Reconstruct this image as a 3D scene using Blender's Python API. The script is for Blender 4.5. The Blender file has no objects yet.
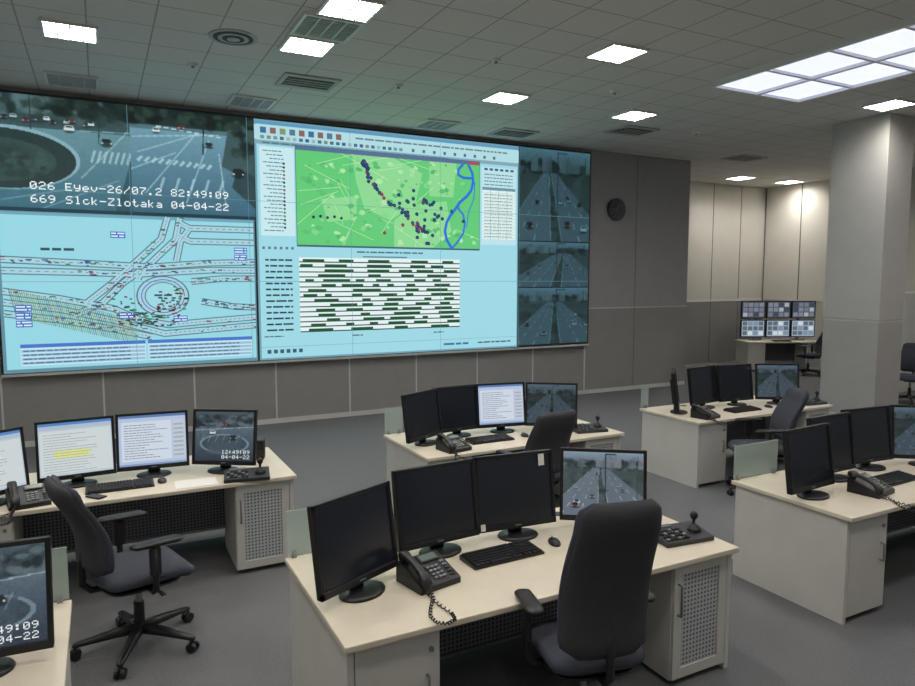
import bpy, bmesh, math, random
import numpy as np
from mathutils import Vector, Matrix
random.seed(7)
sc=bpy.context.scene
try: sc.view_settings.view_transform='Standard'
except Exception: pass

def l1(c):
    c=c/255.0
    return c/12.92 if c<=0.04045 else ((c+0.055)/1.055)**2.4
def lin(c): return (l1(c[0]),l1(c[1]),l1(c[2]),1.0)

# ---------------------------------------------------------------- materials
def mat(name,rgb,rough=0.5,metal=0.0,noise=0.0,nscale=20.0,bump=0.0,emit=0.0,spec=0.5):
    m=bpy.data.materials.new(name); m.use_nodes=True
    nt=m.node_tree; b=nt.nodes['Principled BSDF']
    c=lin(rgb)
    b.inputs['Base Color'].default_value=c
    b.inputs['Roughness'].default_value=rough
    b.inputs['Metallic'].default_value=metal
    b.inputs['Specular IOR Level'].default_value=spec
    if emit>0:
        b.inputs['Emission Color'].default_value=c
        b.inputs['Emission Strength'].default_value=emit
    if noise>0 or bump>0:
        tc=nt.nodes.new('ShaderNodeTexCoord')
        n=nt.nodes.new('ShaderNodeTexNoise'); n.inputs['Scale'].default_value=nscale; n.inputs['Detail'].default_value=4
        nt.links.new(tc.outputs['Object'],n.inputs['Vector'])
        if noise>0:
            r=nt.nodes.new('ShaderNodeValToRGB')
            r.color_ramp.elements[0].position=0.3; r.color_ramp.elements[1].position=0.7
            r.color_ramp.elements[0].color=tuple(max(0,x*(1-noise)) for x in c[:3])+(1,)
            r.color_ramp.elements[1].color=tuple(min(1,x*(1+noise)) for x in c[:3])+(1,)
            nt.links.new(n.outputs['Fac'],r.inputs['Fac'])
            nt.links.new(r.outputs['Color'],b.inputs['Base Color'])
        if bump>0:
            bp=nt.nodes.new('ShaderNodeBump'); bp.inputs['Strength'].default_value=bump; bp.inputs['Distance'].default_value=0.004
            nt.links.new(n.outputs['Fac'],bp.inputs['Height']); nt.links.new(bp.outputs['Normal'],b.inputs['Normal'])
    return m

def perf_mat(name,rgb,dark,pitch,rad=0.3):
    m=mat(name,rgb,0.5); nt=m.node_tree; b=nt.nodes['Principled BSDF']
    tc=nt.nodes.new('ShaderNodeTexCoord')
    a=nt.nodes.new('ShaderNodeVectorMath'); a.operation='MULTIPLY'; a.inputs[1].default_value=(1/pitch,0,1/pitch)
    f=nt.nodes.new('ShaderNodeVectorMath'); f.operation='FRACTION'
    s=nt.nodes.new('ShaderNodeVectorMath'); s.operation='SUBTRACT'; s.inputs[1].default_value=(.5,0,.5)
    le=nt.nodes.new('ShaderNodeVectorMath'); le.operation='LENGTH'
    lt=nt.nodes.new('ShaderNodeMath'); lt.operation='LESS_THAN'; lt.inputs[1].default_value=rad
    mx=nt.nodes.new('ShaderNodeMixRGB'); mx.inputs[1].default_value=lin(rgb); mx.inputs[2].default_value=lin(dark)
    nt.links.new(tc.outputs['Object'],a.inputs[0]); nt.links.new(a.outputs[0],f.inputs[0]); nt.links.new(f.outputs[0],s.inputs[0])
    nt.links.new(s.outputs[0],le.inputs[0]); nt.links.new(le.outputs['Value'],lt.inputs[0]); nt.links.new(lt.outputs[0],mx.inputs[0])
    nt.links.new(mx.outputs[0],b.inputs['Base Color'])
    return m

def tile_mat(name,rgb,line,pitch,w,rough=0.8,noise=0.05):
    m=mat(name,rgb,rough,noise=noise,nscale=60); nt=m.node_tree; b=nt.nodes['Principled BSDF']
    src=b.inputs['Base Color'].links[0].from_socket
    tc=nt.nodes.new('ShaderNodeTexCoord'); sp=nt.nodes.new('ShaderNodeSeparateXYZ')
    nt.links.new(tc.outputs['Object'],sp.inputs[0])
    outs=[]
    for ax in (0,1):
        d=nt.nodes.new('ShaderNodeMath'); d.operation='DIVIDE'; d.inputs[1].default_value=pitch
        f=nt.nodes.new('ShaderNodeMath'); f.operation='FRACT'
        s=nt.nodes.new('ShaderNodeMath'); s.operation='SUBTRACT'; s.inputs[1].default_value=.5
        ab=nt.nodes.new('ShaderNodeMath'); ab.operation='ABSOLUTE'
        g=nt.nodes.new('ShaderNodeMath'); g.operation='GREATER_THAN'; g.inputs[1].default_value=.5-w
        nt.links.new(sp.outputs[ax],d.inputs[0])
        for p,q in ((d,f),(f,s),(s,ab),(ab,g)): nt.links.new(p.outputs[0],q.inputs[0])
        outs.append(g)
    mxm=nt.nodes.new('ShaderNodeMath'); mxm.operation='MAXIMUM'
    nt.links.new(outs[0].outputs[0],mxm.inputs[0]); nt.links.new(outs[1].outputs[0],mxm.inputs[1])
    mx=nt.nodes.new('ShaderNodeMixRGB'); mx.inputs[2].default_value=lin(line)
    nt.links.new(mxm.outputs[0],mx.inputs[0]); nt.links.new(src,mx.inputs[1]); nt.links.new(mx.outputs[0],b.inputs['Base Color'])
    return m

def screen_mat(name,strength):
    m=bpy.data.materials.new(name); m.use_nodes=True; nt=m.node_tree; b=nt.nodes['Principled BSDF']
    b.inputs['Base Color'].default_value=(0.004,0.005,0.007,1); b.inputs['Roughness'].default_value=0.25
    at=nt.nodes.new('ShaderNodeAttribute'); at.attribute_name='Col'
    nt.links.new(at.outputs['Color'],b.inputs['Emission Color']); b.inputs['Emission Strength'].default_value=strength
    return m
M_WALLSCR=screen_mat('video_wall_image',1.0); M_WALLSCR.node_tree.nodes['Principled BSDF'].inputs['Roughness'].default_value=0.6
M_SCR=screen_mat('monitor_image',1.0)

def glass_mat():
    m=bpy.data.materials.new('frosted_glass'); m.use_nodes=True; nt=m.node_tree
    b=nt.nodes['Principled BSDF']; b.inputs['Base Color'].default_value=lin((220,236,230)); b.inputs['Roughness'].default_value=.12
    tr=nt.nodes.new('ShaderNodeBsdfTransparent'); tr.inputs[0].default_value=(.93,.98,.96,1)
    mx=nt.nodes.new('ShaderNodeMixShader'); mx.inputs[0].default_value=.4
    nt.links.new(tr.outputs[0],mx.inputs[1]); nt.links.new(b.outputs[0],mx.inputs[2])
    nt.links.new(mx.outputs[0],nt.nodes['Material Output'].inputs[0]); return m

M_TOP=mat('desk_top_maple',(224,214,195),.4,noise=.04,nscale=6)
M_BODY=mat('desk_body_laminate',(206,204,199),.5,noise=.03,nscale=5)
M_PERF=perf_mat('perforated_steel_light',(188,192,196),(84,88,92),.026,.28)
M_PERFD=perf_mat('perforated_steel_dark',(104,108,114),(30,32,36),.026,.33)
M_METAL=mat('brushed_metal',(150,150,152),.35,.8)
M_GLASS=glass_mat()
M_BLK=mat('black_plastic',(24,25,28),.4,noise=.1,nscale=80)
M_BLK2=mat('charcoal_plastic',(46,48,52),.45,noise=.1,nscale=80)
M_KEY=mat('key_cap',(36,37,40),.5)
M_KEYL=mat('grey_key',(120,124,130),.5)
M_LCD=mat('lcd_glass',(110,125,120),.2)
M_FAB=mat('chair_fabric',(62,65,77),.95,noise=.2,nscale=220,bump=.4)
M_FAB2=mat('chair_back_shell',(58,59,65),.85,noise=.14,nscale=150,bump=.3)
M_WHITE=mat('white_paint',(225,225,222),.5)
M_PAPER=mat('paper',(235,235,230),.7)
M_RED=mat('red_plastic',(190,40,40),.5)

# ---------------------------------------------------------------- mesh builder
class MB:
    def __init__(s): s.v=[]; s.f=[]; s.mi=[]; s.sm=[]; s.mats=[]; s.M=Matrix.Identity(4)
    def m(s,mt):
        if mt not in s.mats: s.mats.append(mt)
        return s.mats.index(mt)
    def add(s,vs,fs,mt,smooth=False,M=None):
        T=s.M if M is None else s.M@M
        o=len(s.v); k=s.m(mt)
        s.v+= [tuple(T@Vector(p)) for p in vs]
        for f in fs: s.f.append([i+o for i in f]); s.mi.append(k); s.sm.append(smooth)
    def box(s,c,size,mt,bev=0.0,rot=None,seg=2):
        T=Matrix.Translation(c)
        if rot is not None: T=T@rot
        x,y,z=[d/2 for d in size]
        if bev<=0:
            vs=[(-x,-y,-z),(x,-y,-z),(x,y,-z),(-x,y,-z),(-x,-y,z),(x,-y,z),(x,y,z),(-x,y,z)]
            fs=[(0,3,2,1),(4,5,6,7),(0,1,5,4),(1,2,6,5),(2,3,7,6),(3,0,4,7)]
            s.add(vs,fs,mt,False,T)
        else:
            bm=bmesh.new(); bmesh.ops.create_cube(bm,size=1)
            for v in bm.verts: v.co=Vector((v.co.x*size[0],v.co.y*size[1],v.co.z*size[2]))
            bmesh.ops.bevel(bm,geom=list(bm.edges),offset=min(bev,min(size)*.49),segments=seg,affect='EDGES',profile=.5)
            bm.verts.index_update()
            s.add([v.co.copy() for v in bm.verts],[[v.index for v in f.verts] for f in bm.faces],mt,False,T); bm.free()
    def bb(s,x0,x1,y0,y1,z0,z1,mt,bev=0): s.box(((x0+x1)/2,(y0+y1)/2,(z0+z1)/2),(x1-x0,y1-y0,z1-z0),mt,bev)
    def loft(s,rings,mt,smooth=True,cap=True):
        n=len(rings[0]); vs=[p for r in rings for p in r]; fs=[]
        for i in range(len(rings)-1):
            for j in range(n):
                a=i*n+j; b=i*n+(j+1)%n; fs.append((a,b,b+n,a+n))
        if cap: fs.append(tuple(range(n))[::-1]); fs.append(tuple(range((len(rings)-1)*n,len(rings)*n)))
        s.add(vs,fs,mt,smooth)
    def cyl(s,p,q,r1,r2,mt,n=16,smooth=True):
        p=Vector(p);q=Vector(q);d=(q-p).normalized()
        a=d.orthogonal().normalized(); b=d.cross(a)
        def ring(c,r): return [c+a*math.cos(2*math.pi*i/n)*r+b*math.sin(2*math.pi*i/n)*r for i in range(n)]
        r1_,r2_=ring(p,r1),ring(q,r2)
        vs=r1_+r2_; fs=[(i,(i+1)%n,(i+1)%n+n,i+n) for i in range(n)]
        s.add(vs,fs,mt,smooth); s.add(r1_,[tuple(range(n))[::-1]],mt); s.add(r2_,[tuple(range(n))],mt)
    def tube(s,pts,r,mt,n=8):
        pts=[Vector(p) for p in pts]; rings=[]; prev=None
        for i,p in enumerate(pts):
            d=(pts[min(i+1,len(pts)-1)]-pts[max(i-1,0)]).normalized()
            a=(d.orthogonal() if prev is None else prev-d*prev.dot(d)).normalized(); prev=a; b=d.cross(a)
            rings.append([p+a*math.cos(2*math.pi*k/n)*r+b*math.sin(2*math.pi*k/n)*r for k in range(n)])
        s.loft(rings,mt)
    def ell(s,c,r,mt,n=16,m=10,z0=-1):
        rings=[]
        for i in range(m+1):
            t=-math.pi/2+math.pi*i/m; zz=max(math.sin(t),z0); rr=max(math.cos(t),.01)
            rings.append([Vector((c[0]+r[0]*rr*math.cos(2*math.pi*k/n),c[1]+r[1]*rr*math.sin(2*math.pi*k/n),c[2]+r[2]*zz)) for k in range(n)])
        s.loft(rings,mt)
    def prism(s,prof,x0,x1,mt):
        n=len(prof); vs=[(x0,y,z) for y,z in prof]+[(x1,y,z) for y,z in prof]
        fs=[(i,(i+1)%n,(i+1)%n+n,i+n) for i in range(n)]+[tuple(range(n))[::-1],tuple(range(n,2*n))]
        s.add(vs,fs,mt)
    def mesh(s,name):
        me=bpy.data.meshes.new(name); me.from_pydata(s.v,[],s.f)
        for mt in s.mats: me.materials.append(mt)
        me.polygons.foreach_set('material_index',s.mi); me.polygons.foreach_set('use_smooth',s.sm)
        bm=bmesh.new(); bm.from_mesh(me); bmesh.ops.recalc_face_normals(bm,faces=bm.faces); bm.to_mesh(me); bm.free()
        me.update(); return me

def obj(name,me,loc=(0,0,0),yaw=0,parent=None,rot=None,scale=None):
    o=bpy.data.objects.new(name,me); sc.collection.objects.link(o)
    o.location=loc; o.rotation_euler=rot if rot else (0,0,math.radians(yaw))
    if scale: o.scale=scale
    if parent: o.parent=parent
    return o

class Canvas:
    """flat picture made of coloured polygons, x right, z up, facing -Y"""
    def __init__(s,step=.002): s.v=[];s.f=[];s.c=[];s.step=step
    def poly(s,pts,c,L=1):
        o=len(s.v); s.v+=[(p[0],-L*s.step,p[1]) for p in pts]
        a=0
        for i in range(len(pts)):
            x0,z0=pts[i];x1,z1=pts[(i+1)%len(pts)]; a+=x0*z1-x1*z0
        idx=list(range(o,o+len(pts)))
        cs=[lin(c)]*len(pts) if not isinstance(c,list) else [lin(k) for k in c]
        if a<0: idx=idx[::-1]; cs=cs[::-1]
        s.f.append(idx); s.c+=cs
    def rect(s,x0,z0,x1,z1,c,L=1):
        s.poly([(x0,z0),(x1,z0),(x1,z1),(x0,z1)],c,L)
    def grad(s,x0,z0,x1,z1,cb,ct,L=1): s.poly([(x0,z0),(x1,z0),(x1,z1),(x0,z1)],[cb,cb,ct,ct],L)
    def line(s,p,q,w,c,L=2):
        d=Vector((q[0]-p[0],q[1]-p[1])); 
        if d.length<1e-6: return
        d.normalize(); n=Vector((-d.y,d.x))*w/2
        s.poly([(p[0]+n.x,p[1]+n.y),(p[0]-n.x,p[1]-n.y),(q[0]-n.x,q[1]-n.y),(q[0]+n.x,q[1]+n.y)],c,L)
    def pline(s,pts,w,c,L=2):
        for i in range(len(pts)-1): s.line(pts[i],pts[i+1],w,c,L)
        for p in pts[1:-1]: s.circ(p,w/2,c,L,8)
    def circ(s,p,r,c,L=3,n=12,ry=None):
        ry=ry or r
        s.poly([(p[0]+r*math.cos(2*math.pi*i/n),p[1]+ry*math.sin(2*math.pi*i/n)) for i in range(n)],c,L)
    def text(s,x,z,w,h,c,L=4,cw=None):
        cw=cw or h*.6; i=x
        while i<x+w:
            l=cw*random.randint(2,6); l=min(l,x+w-i)
            if l>0: s.rect(i,z,i+l,z+h*.6,c,L)
            i+=l+cw*.8
    def mesh(s,name,mt):
        me=bpy.data.meshes.new(name); me.from_pydata(s.v,[],s.f)
        a=me.color_attributes.new('Col','FLOAT_COLOR','CORNER')
        flat=[x for c in s.c for x in c]; a.data.foreach_set('color',flat)
        me.materials.append(mt); me.update(); return me

# 5x7 dot font for on-screen captions
FONT={'0':'01110 10001 10011 10101 11001 10001 01110','1':'00100 01100 00100 00100 00100 00100 01110','2':'01110 10001 00001 00110 01000 10000 11111',
'4':'00010 00110 01010 10010 11111 00010 00010','6':'00110 01000 10000 11110 10001 10001 01110','7':'11111 00001 00010 00100 01000 01000 01000','8':'01110 10001 10001 01110 10001 10001 01110',
'9':'01110 10001 10001 01111 00001 00010 01100','E':'11111 10000 10000 11110 10000 10000 11111','y':'00000 10001 10001 10001 01111 00001 01110',
'e':'00000 00000 01110 10001 11111 10000 01110','v':'00000 00000 10001 10001 10001 01010 00100','-':'00000 00000 00000 11111 00000 00000 00000',
'/':'00001 00001 00010 00100 01000 10000 10000','.':'00000 00000 00000 00000 00000 01100 01100',':':'00000 01100 01100 00000 01100 01100 00000',
'S':'01111 10000 10000 01110 00001 00001 11110','l':'01100 00100 00100 00100 00100 00100 01110','c':'00000 00000 01110 10000 10000 10001 01110',
'k':'10000 10000 10010 10100 11000 10100 10010','Z':'11111 00001 00010 00100 01000 10000 11111','o':'00000 00000 01110 10001 10001 10001 01110',
't':'01000 01000 11100 01000 01000 01001 00110','a':'00000 00000 01110 00001 01111 10001 01111','i':'00100 00000 01100 00100 00100 00100 01110',' ':'0 0 0 0 0 0 0'}
def dots(c,s,x,z,w,h,col,L):
    for n,ch in enumerate(s):
        rows=FONT[ch].split(' ')
        for r,row in enumerate(rows):
            k=0
            while k<len(row):
                if row[k]=='1':
                    e=k
                    while e<len(row) and row[e]=='1': e+=1
                    c.rect(x+n*w+k*w/6.5,z+h*(6-r)/7,x+n*w+e*w/6.5,z+h*(7-r)/7,col,L); k=e
                else: k+=1

# ---- numpy raster, turned into a coloured grid mesh (camera footage on screens)
class Ras:
    def __init__(s,w,h,c=(0,0,0),seed=1):
        s.w,s.h=w,h; s.a=np.zeros((h,w,3)); s.a[:]=c; s.rng=np.random.RandomState(seed)
        s.X,s.Y=np.meshgrid((np.arange(w)+.5)/w,(np.arange(h)+.5)/h)
    def mix(s,m,c,al=1.0):
        c=np.array(c,float); s.a=s.a*(1-(m*al)[...,None])+c*(m*al)[...,None]
    def poly(s,pts,c,al=1.0):
        m=np.zeros((s.h,s.w),bool); n=len(pts)
        for i in range(n):
            x0,y0=pts[i];x1,y1=pts[(i+1)%n]
            if y0==y1: continue
            cnd=((y0>s.Y)!=(y1>s.Y))&(s.X<(x1-x0)*(s.Y-y0)/(y1-y0)+x0); m^=cnd
        s.mix(m.astype(float),c,al)
    def line(s,p,q,w,c,al=1.0,w2=None):
        d=Vector((q[0]-p[0],q[1]-p[1])).normalized(); w2=w if w2 is None else w2
        s.poly([(p[0]-d.y*w/2,p[1]+d.x*w/2),(p[0]+d.y*w/2,p[1]-d.x*w/2),(q[0]+d.y*w2/2,q[1]-d.x*w2/2),(q[0]-d.y*w2/2,q[1]+d.x*w2/2)],c,al)
    def ell(s,p,rx,ry,c,al=1.0,soft=.0):
        r=np.sqrt(((s.X-p[0])/rx)**2+((s.Y-p[1])/ry)**2)
        s.mix((r<1).astype(float) if soft<=0 else np.clip((1+soft-r)/(2*soft),0,1),c,al)
    def grad(s,y0,y1,c0,c1):
        t=np.clip((s.Y-y0)/(y1-y0),0,1)[...,None]; m=((s.Y>=y0)&(s.Y<=y1))
        g=np.array(c0)*(1-t)+np.array(c1)*t; s.a[m]=g[m]
    def clump(s,x0,x1,y0,y1,n,cols,r0,r1):
        for i in range(n):
            s.ell((s.rng.uniform(x0,x1),s.rng.uniform(y0,y1)),s.rng.uniform(r0,r1),s.rng.uniform(r0,r1)*.8,cols[s.rng.randint(len(cols))],.8,.3)
    def car(s,x,y,k,c):
        s.ell((x,y-.1*k),k*1.1,k*.5,(18,24,28),.6,.3)
        s.poly([(x-k,y),(x+k,y),(x+k,y+k*.7),(x+k*.7,y+k*1.35),(x-k*.7,y+k*1.35),(x-k,y+k*.7)],c)
        s.poly([(x-k*.7,y+k*.7),(x+k*.7,y+k*.7),(x+k*.55,y+k*1.2),(x-k*.55,y+k*1.2)],(30,40,48))
        s.ell((x-k*.8,y+.3*k),k*.18,k*.15,(235,225,200)); s.ell((x+k*.8,y+.3*k),k*.18,k*.15,(235,225,200))
    def blur(s,n=1):
        for _ in range(n):
            a=np.pad(s.a,((1,1),(1,1),(0,0)),'edge')
            s.a=(a[:-2,1:-1]+a[2:,1:-1]+a[1:-1,:-2]+a[1:-1,2:]+4*a[1:-1,1:-1])/8
    def noise(s,k):
        s.a+=s.rng.randn(s.h,s.w,1)*k
        lo=s.rng.randn(s.h//8+2,s.w//8+2); lo=np.kron(lo,np.ones((8,8)))[:s.h,:s.w]; s.a+=lo[...,None]*k*.3
    def mesh(s,name,W,H,mt,y=0):
        s.a=np.clip(s.a,0,255)
        nx,ny=s.w+1,s.h+1
        gx,gz=np.meshgrid(np.linspace(0,W,nx),np.linspace(0,H,ny))
        v=np.stack([gx.ravel(),np.full(nx*ny,y),gz.ravel()],1)
        i=np.arange(s.h)[:,None]*nx+np.arange(s.w)[None,:]; i=i.ravel()
        f=np.stack([i,i+1,i+1+nx,i+nx],1)
        me=bpy.data.meshes.new(name); me.from_pydata(v.tolist(),[],f.tolist())
        c=s.a.reshape(-1,3)/255.; c=np.where(c<=.04045,c/12.92,((c+.055)/1.055)**2.4)
        c=np.concatenate([c,np.ones((len(c),1))],1); c=np.repeat(c,4,axis=0)
        at=me.color_attributes.new('Col','FLOAT_COLOR','CORNER'); at.data.foreach_set('color',c.astype(np.float32).ravel())
        me.materials.append(mt); me.update(); return me

def highway(w,h,seed,tint,vp=.5,dark=1.0):
    """tinted traffic camera view of a dual carriageway"""
    r=Ras(w,h,(120,128,130),seed)
    T=np.array(tint)
    r.grad(.72,1.0,(84,92,94),(150,160,168))
    r.clump(0,1,.72,.86,70,[(46,54,52),(58,66,64),(36,44,44),(74,82,80)],.02,.06)
    for k in range(9):
        x=r.rng.uniform(0,1); r.poly([(x,.76),(x+.09,.76),(x+.09,.9+.08*r.rng.rand()),(x,.9)],(110+r.rng.randint(40),)*3,.7)
    r.grad(0,.72,(84,90,86),(74,82,78))
    r.clump(0,1,.0,.7,60,[(64,72,64),(88,94,88),(54,62,58)],.03,.1)
    r.poly([(-.25,0),(.44,0),(vp-.01,.75),(vp-.09,.75)],(116,120,124)); r.poly([(.6,0),(1.4,0),(1.2,.12),(vp+.1,.75),(vp+.015,.75)],(110,114,119))
    for (xa,xb) in ((.44,vp-.01),(-.25,vp-.09),(.6,vp+.015)): r.line((xa,0),(xb,.75),.012,(190,194,194),.8,.003)
    for t in (.33,.66):
        for k in range(9):
            a=1-(1-k/9)**1.8; b=1-(1-(k+.45)/9)**1.8
            for A,B in (((-.25,.44),(vp-.09,vp-.01)),((.6,1.4),(vp+.015,vp+.1))):
                x0=A[0]+(A[1]-A[0])*t; x1=B[0]+(B[1]-B[0])*t
                r.line((x0+(x1-x0)*a,.75*a),(x0+(x1-x0)*b,.75*b),.012*(1.1-a),(204,208,208),.85)
    for k in range(10):
        f=r.rng.uniform(.08,.9); a=f; side=r.rng.rand()<.5; t=r.rng.choice([.17,.5,.83])
        A,B=((-.25,.44),(vp-.09,vp-.01)) if side else ((.6,1.4),(vp+.015,vp+.1))
        x0=A[0]+(A[1]-A[0])*t; x1=B[0]+(B[1]-B[0])*t
        r.car(x0+(x1-x0)*a,.75*a,.05*(1.08-a),[(30,34,40),(204,206,206),(110,50,50),(90,96,104),(166,170,170)][r.rng.randint(5)])
    r.line((.53,.0),(.53,.98),.012,(50,54,58)); r.line((.53,.97),(.66,.97),.012,(50,54,58)); r.line((.92,.3),(.93,.95),.01,(60,64,66))
    r.blur(1); r.noise(4)
    r.a=r.a*T*dark; return r

# ---------------------------------------------------------------- room
CEIL=4.85; YW=11.05
M_CARPET=mat('grey_carpet',(106,107,110),.95,noise=.16,nscale=90,bump=.5,spec=.2)
M_CEIL=tile_mat('ceiling_tiles',(220,217,211),(164,161,156),.6,.013)
M_PANG=mat('grey_wall_panel',(156,156,159),.6,noise=.03,nscale=4)
M_PAND=mat('dark_wall_panel',(144,143,141),.6,noise=.03,nscale=4)
M_CREAM=mat('cream_wall_panel',(212,209,201),.6,noise=.02,nscale=3)
M_SEAM=mat('panel_seam_light',(205,205,202),.4)
M_SEAMD=mat('panel_seam_dark',(100,100,100),.6)
M_COLU=mat('column_panel_light',(190,188,185),.5,noise=.03,nscale=4)
M_COLL=mat('column_panel_mid',(174,172,169),.5,noise=.03,nscale=4)

b=MB(); b.bb(-5.2,16.8,-3.2,13.5,-.1,0,M_CARPET); obj('floor',b.mesh('floor'))
b=MB(); b.bb(-5.2,16.8,-3.2,13.5,CEIL,CEIL+.1,M_CEIL); obj('ceiling',b.mesh('ceiling'))

b=MB(); b.bb(-5,11.4,YW,YW+.2,0,CEIL,M_PANG)
b.bb(11.2,11.4,YW+.2,13.3,0,CEIL,M_PANG)
xs=[-4.93,-3.7,-2.47,-1.23,0.0,1.23,2.46,3.69,4.92,6.15,7.38,8.62]
for i in range(len(xs)-1):
    b.bb(xs[i]+.012,xs[i+1]-.012,YW-.02,YW,.08,.98,M_PAND)
    b.bb(xs[i]-.012,xs[i]+.012,YW-.026,YW,.08,.98,M_SEAM)
for x0,x1 in ((8.64,9.9),(9.92,11.39)):
    b.bb(x0,x1,YW-.02,YW,.08,1.72,M_PAND); b.bb(x0,x1,YW-.02,YW,1.745,CEIL-.03,M_PANG)
b.bb(8.62,11.4,YW-.012,YW,1.72,1.745,M_SEAM)
b.bb(8.61,8.64,YW-.03,YW,0,1.0,M_SEAM)
b.bb(9.9,9.92,YW-.012,YW,.08,CEIL-.03,M_SEAMD)
obj('wall_back',b.mesh('wall_back'))
b=MB(); b.bb(-5,11.4,YW-.03,YW-.001,0,.08,M_SEAM); obj('baseboard_back',b.mesh('baseboard_back'))

b=MB(); b.bb(11.4,16.8,13.3,13.5,0,CEIL,M_CREAM)
for i in range(5):
    x=11.45+i*1.05
    b.bb(x,x+1.03,13.28,13.3,1.78,CEIL-.04,M_CREAM); b.bb(x,x+1.03,13.28,13.3,.08,1.72,M_PAND)
    b.bb(x+1.03,x+1.05,13.275,13.3,.08,CEIL-.04,M_SEAMD)
b.bb(11.4,16.6,13.27,13.3,1.72,1.78,M_WHITE)
obj('wall_recess',b.mesh('wall_recess'))
b=MB(); b.bb(16.6,16.8,-3.2,13.3,0,CEIL,M_CREAM)
for i in range(14):
    y=13.26-i*1.1; b.bb(16.585,16.6,y-.02,y,0,CEIL-.02,M_SEAMD)
b.bb(16.58,16.6,-3,13.2,1.74,1.77,M_SEAM)
obj('wall_right',b.mesh('wall_right'))
b=MB(); b.bb(-5.2,-5,-3.2,13.3,0,CEIL,M_CREAM); obj('wall_left',b.mesh('wall_left'))
b=MB(); b.bb(-5,16.6,-3.2,-3,0,CEIL,M_CREAM); obj('wall_rear',b.mesh('wall_rear'))

b=MB(); cx0,cx1,cy0,cy1=10.84,11.5,6.5,7.44
b.bb(cx0,cx1,cy0,cy1,0,1.64,M_COLL,.012); b.bb(cx0,cx1,cy0,cy1,1.66,CEIL,M_COLU,.012)
b.bb(cx0+.01,cx1-.01,cy0+.01,cy1-.01,1.6,1.7,M_SEAM)
b.bb(cx0-.01,cx1+.01,cy0-.01,cy1+.01,0,.09,M_SEAM)
obj('structural_column',b.mesh('structural_column'))

# ---------------------------------------------------------------- ceiling fixtures
M_LAMP=mat('lamp_diffuser',(255,250,242),.5,emit=68.0)
M_LOUV=mat('louver_white',(225,225,222),.3)
M_MIRR=mat('louver_grey',(200,204,206),.4,.2)
def lamp_mesh(on=True):
    b=MB()
    for x0,x1,y0,y1 in ((-.3,.3,-.3,-.27),(-.3,.3,.27,.3),(-.3,-.27,-.27,.27),(.27,.3,-.27,.27)):
        b.bb(x0,x1,y0,y1,-.03,0,M_LOUV)
    if on: b.add([(-.27,-.27,-.012),(.27,-.27,-.012),(.27,.27,-.012),(-.27,.27,-.012)],[(0,3,2,1)],M_LAMP)
    else: b.bb(-.27,.27,-.27,.27,-.012,-.002,M_MIRR)
    for i in range(1,4):
        x=-.27+i*.135; b.bb(x-.008,x+.008,-.27,.27,-.03,-.013,M_LOUV if on else M_MIRR)
    for i in range(1,9):
        y=-.27+i*.06; b.bb(-.27,.27,y-.005,y+.005,-.03,-.013,M_LOUV if on else M_MIRR)
    return b.mesh('ceiling_light' if on else 'ceiling_light_off')
ml=lamp_mesh(True); mo=lamp_mesh(False)
for x,y in [(-.15,8.3),(2.12,7.62),(2.2,6.4),(5.15,8.45),(5.27,6.25),(7.45,8.4),(10.3,6.2),(14.3,12.2),(16.0,12.1),
            (-3,8.4),(-3,5),(-.3,5.2),(-.3,2.6),(2.1,3.9),(5.1,3.9),(2.1,1.2),(5.1,1.2),(-3,1.5),(10.5,3.6),(13.6,8.4),(13.6,5.4),(13.6,2),(10.5,.5),(7.5,-.8),(-.3,-1.5)]:
    obj('ceiling_light',ml,(x,y,CEIL),scale=(.86,.86,1))
for x,y in [(-.19,10.3),(2.05,10.33),(5.03,10.4),(2.15,7.0)]:
    obj('ceiling_light_unlit',mo,(x,y,CEIL))

M_SKY=mat('luminous_pane',(214,219,247),.3,emit=1.2,noise=0)
b=MB(); X0,X1=7.15,8.82; rows=7; Y1=6.6; dy=.8
for i in range(3):
    x=X0+(X1-X0)*i/2; b.bb(x-.025,x+.025,Y1-rows*dy,Y1,CEIL-.07,CEIL,M_LOUV)
for j in range(rows+1):
    y=Y1-j*dy; b.bb(X0,X1,y-.02,y+.02,CEIL-.065,CEIL,M_LOUV)
for i in range(2):
    for j in range(rows):
        xa=X0+(X1-X0)*i/2+.03; xb=X0+(X1-X0)*(i+1)/2-.03
        b.bb(xa,xb,Y1-(j+1)*dy+.02,Y1-j*dy-.02,CEIL-.03,CEIL-.01,M_SKY)
obj('luminous_ceiling_panel',b.mesh('luminous_ceiling_panel'))

M_VENT=mat('vent_grey',(180,178,174),.5); M_VDK=mat('vent_dark',(60,60,60),.7)
b=MB()
for k in range(5):
    r=.25-k*.046; b.cyl((0,0,-.012-.004*k),(0,0,0),r,r,M_VENT if k%2==0 else M_VDK,28,False)
obj('round_air_diffuser',b.mesh('round_air_diffuser'),(1.37,7.75,CEIL))
b=MB(); b.bb(-.36,.36,-.3,.3,-.02,0,M_VENT); b.bb(-.3,.3,-.2,.2,-.024,-.02,M_VDK)
for k in range(4):
    y=-.15+k*.1; b.bb(-.3,.3,y-.012,y+.012,-.035,-.024,M_VENT)
mv=b.mesh('slot_air_diffuser')
for x,y in [(2.51,9.01),(6.5,10.4),(12.1,10.25),(8.2,9.3)]: obj('slot_air_diffuser',mv,(x,y,CEIL))
b=MB(); b.cyl((0,0,-.03),(0,0,0),.05,.07,M_WHITE,16); b.cyl((0,0,-.05),(0,0,-.03),.02,.02,M_METAL,10)
ms=b.mesh('smoke_detector')
for x,y in [(4.2,7.1),(3.6,8.6),(6.3,7.5),(1.1,8.9),(9.3,8.9)]: obj('smoke_detector',ms,(x,y,CEIL))

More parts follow.
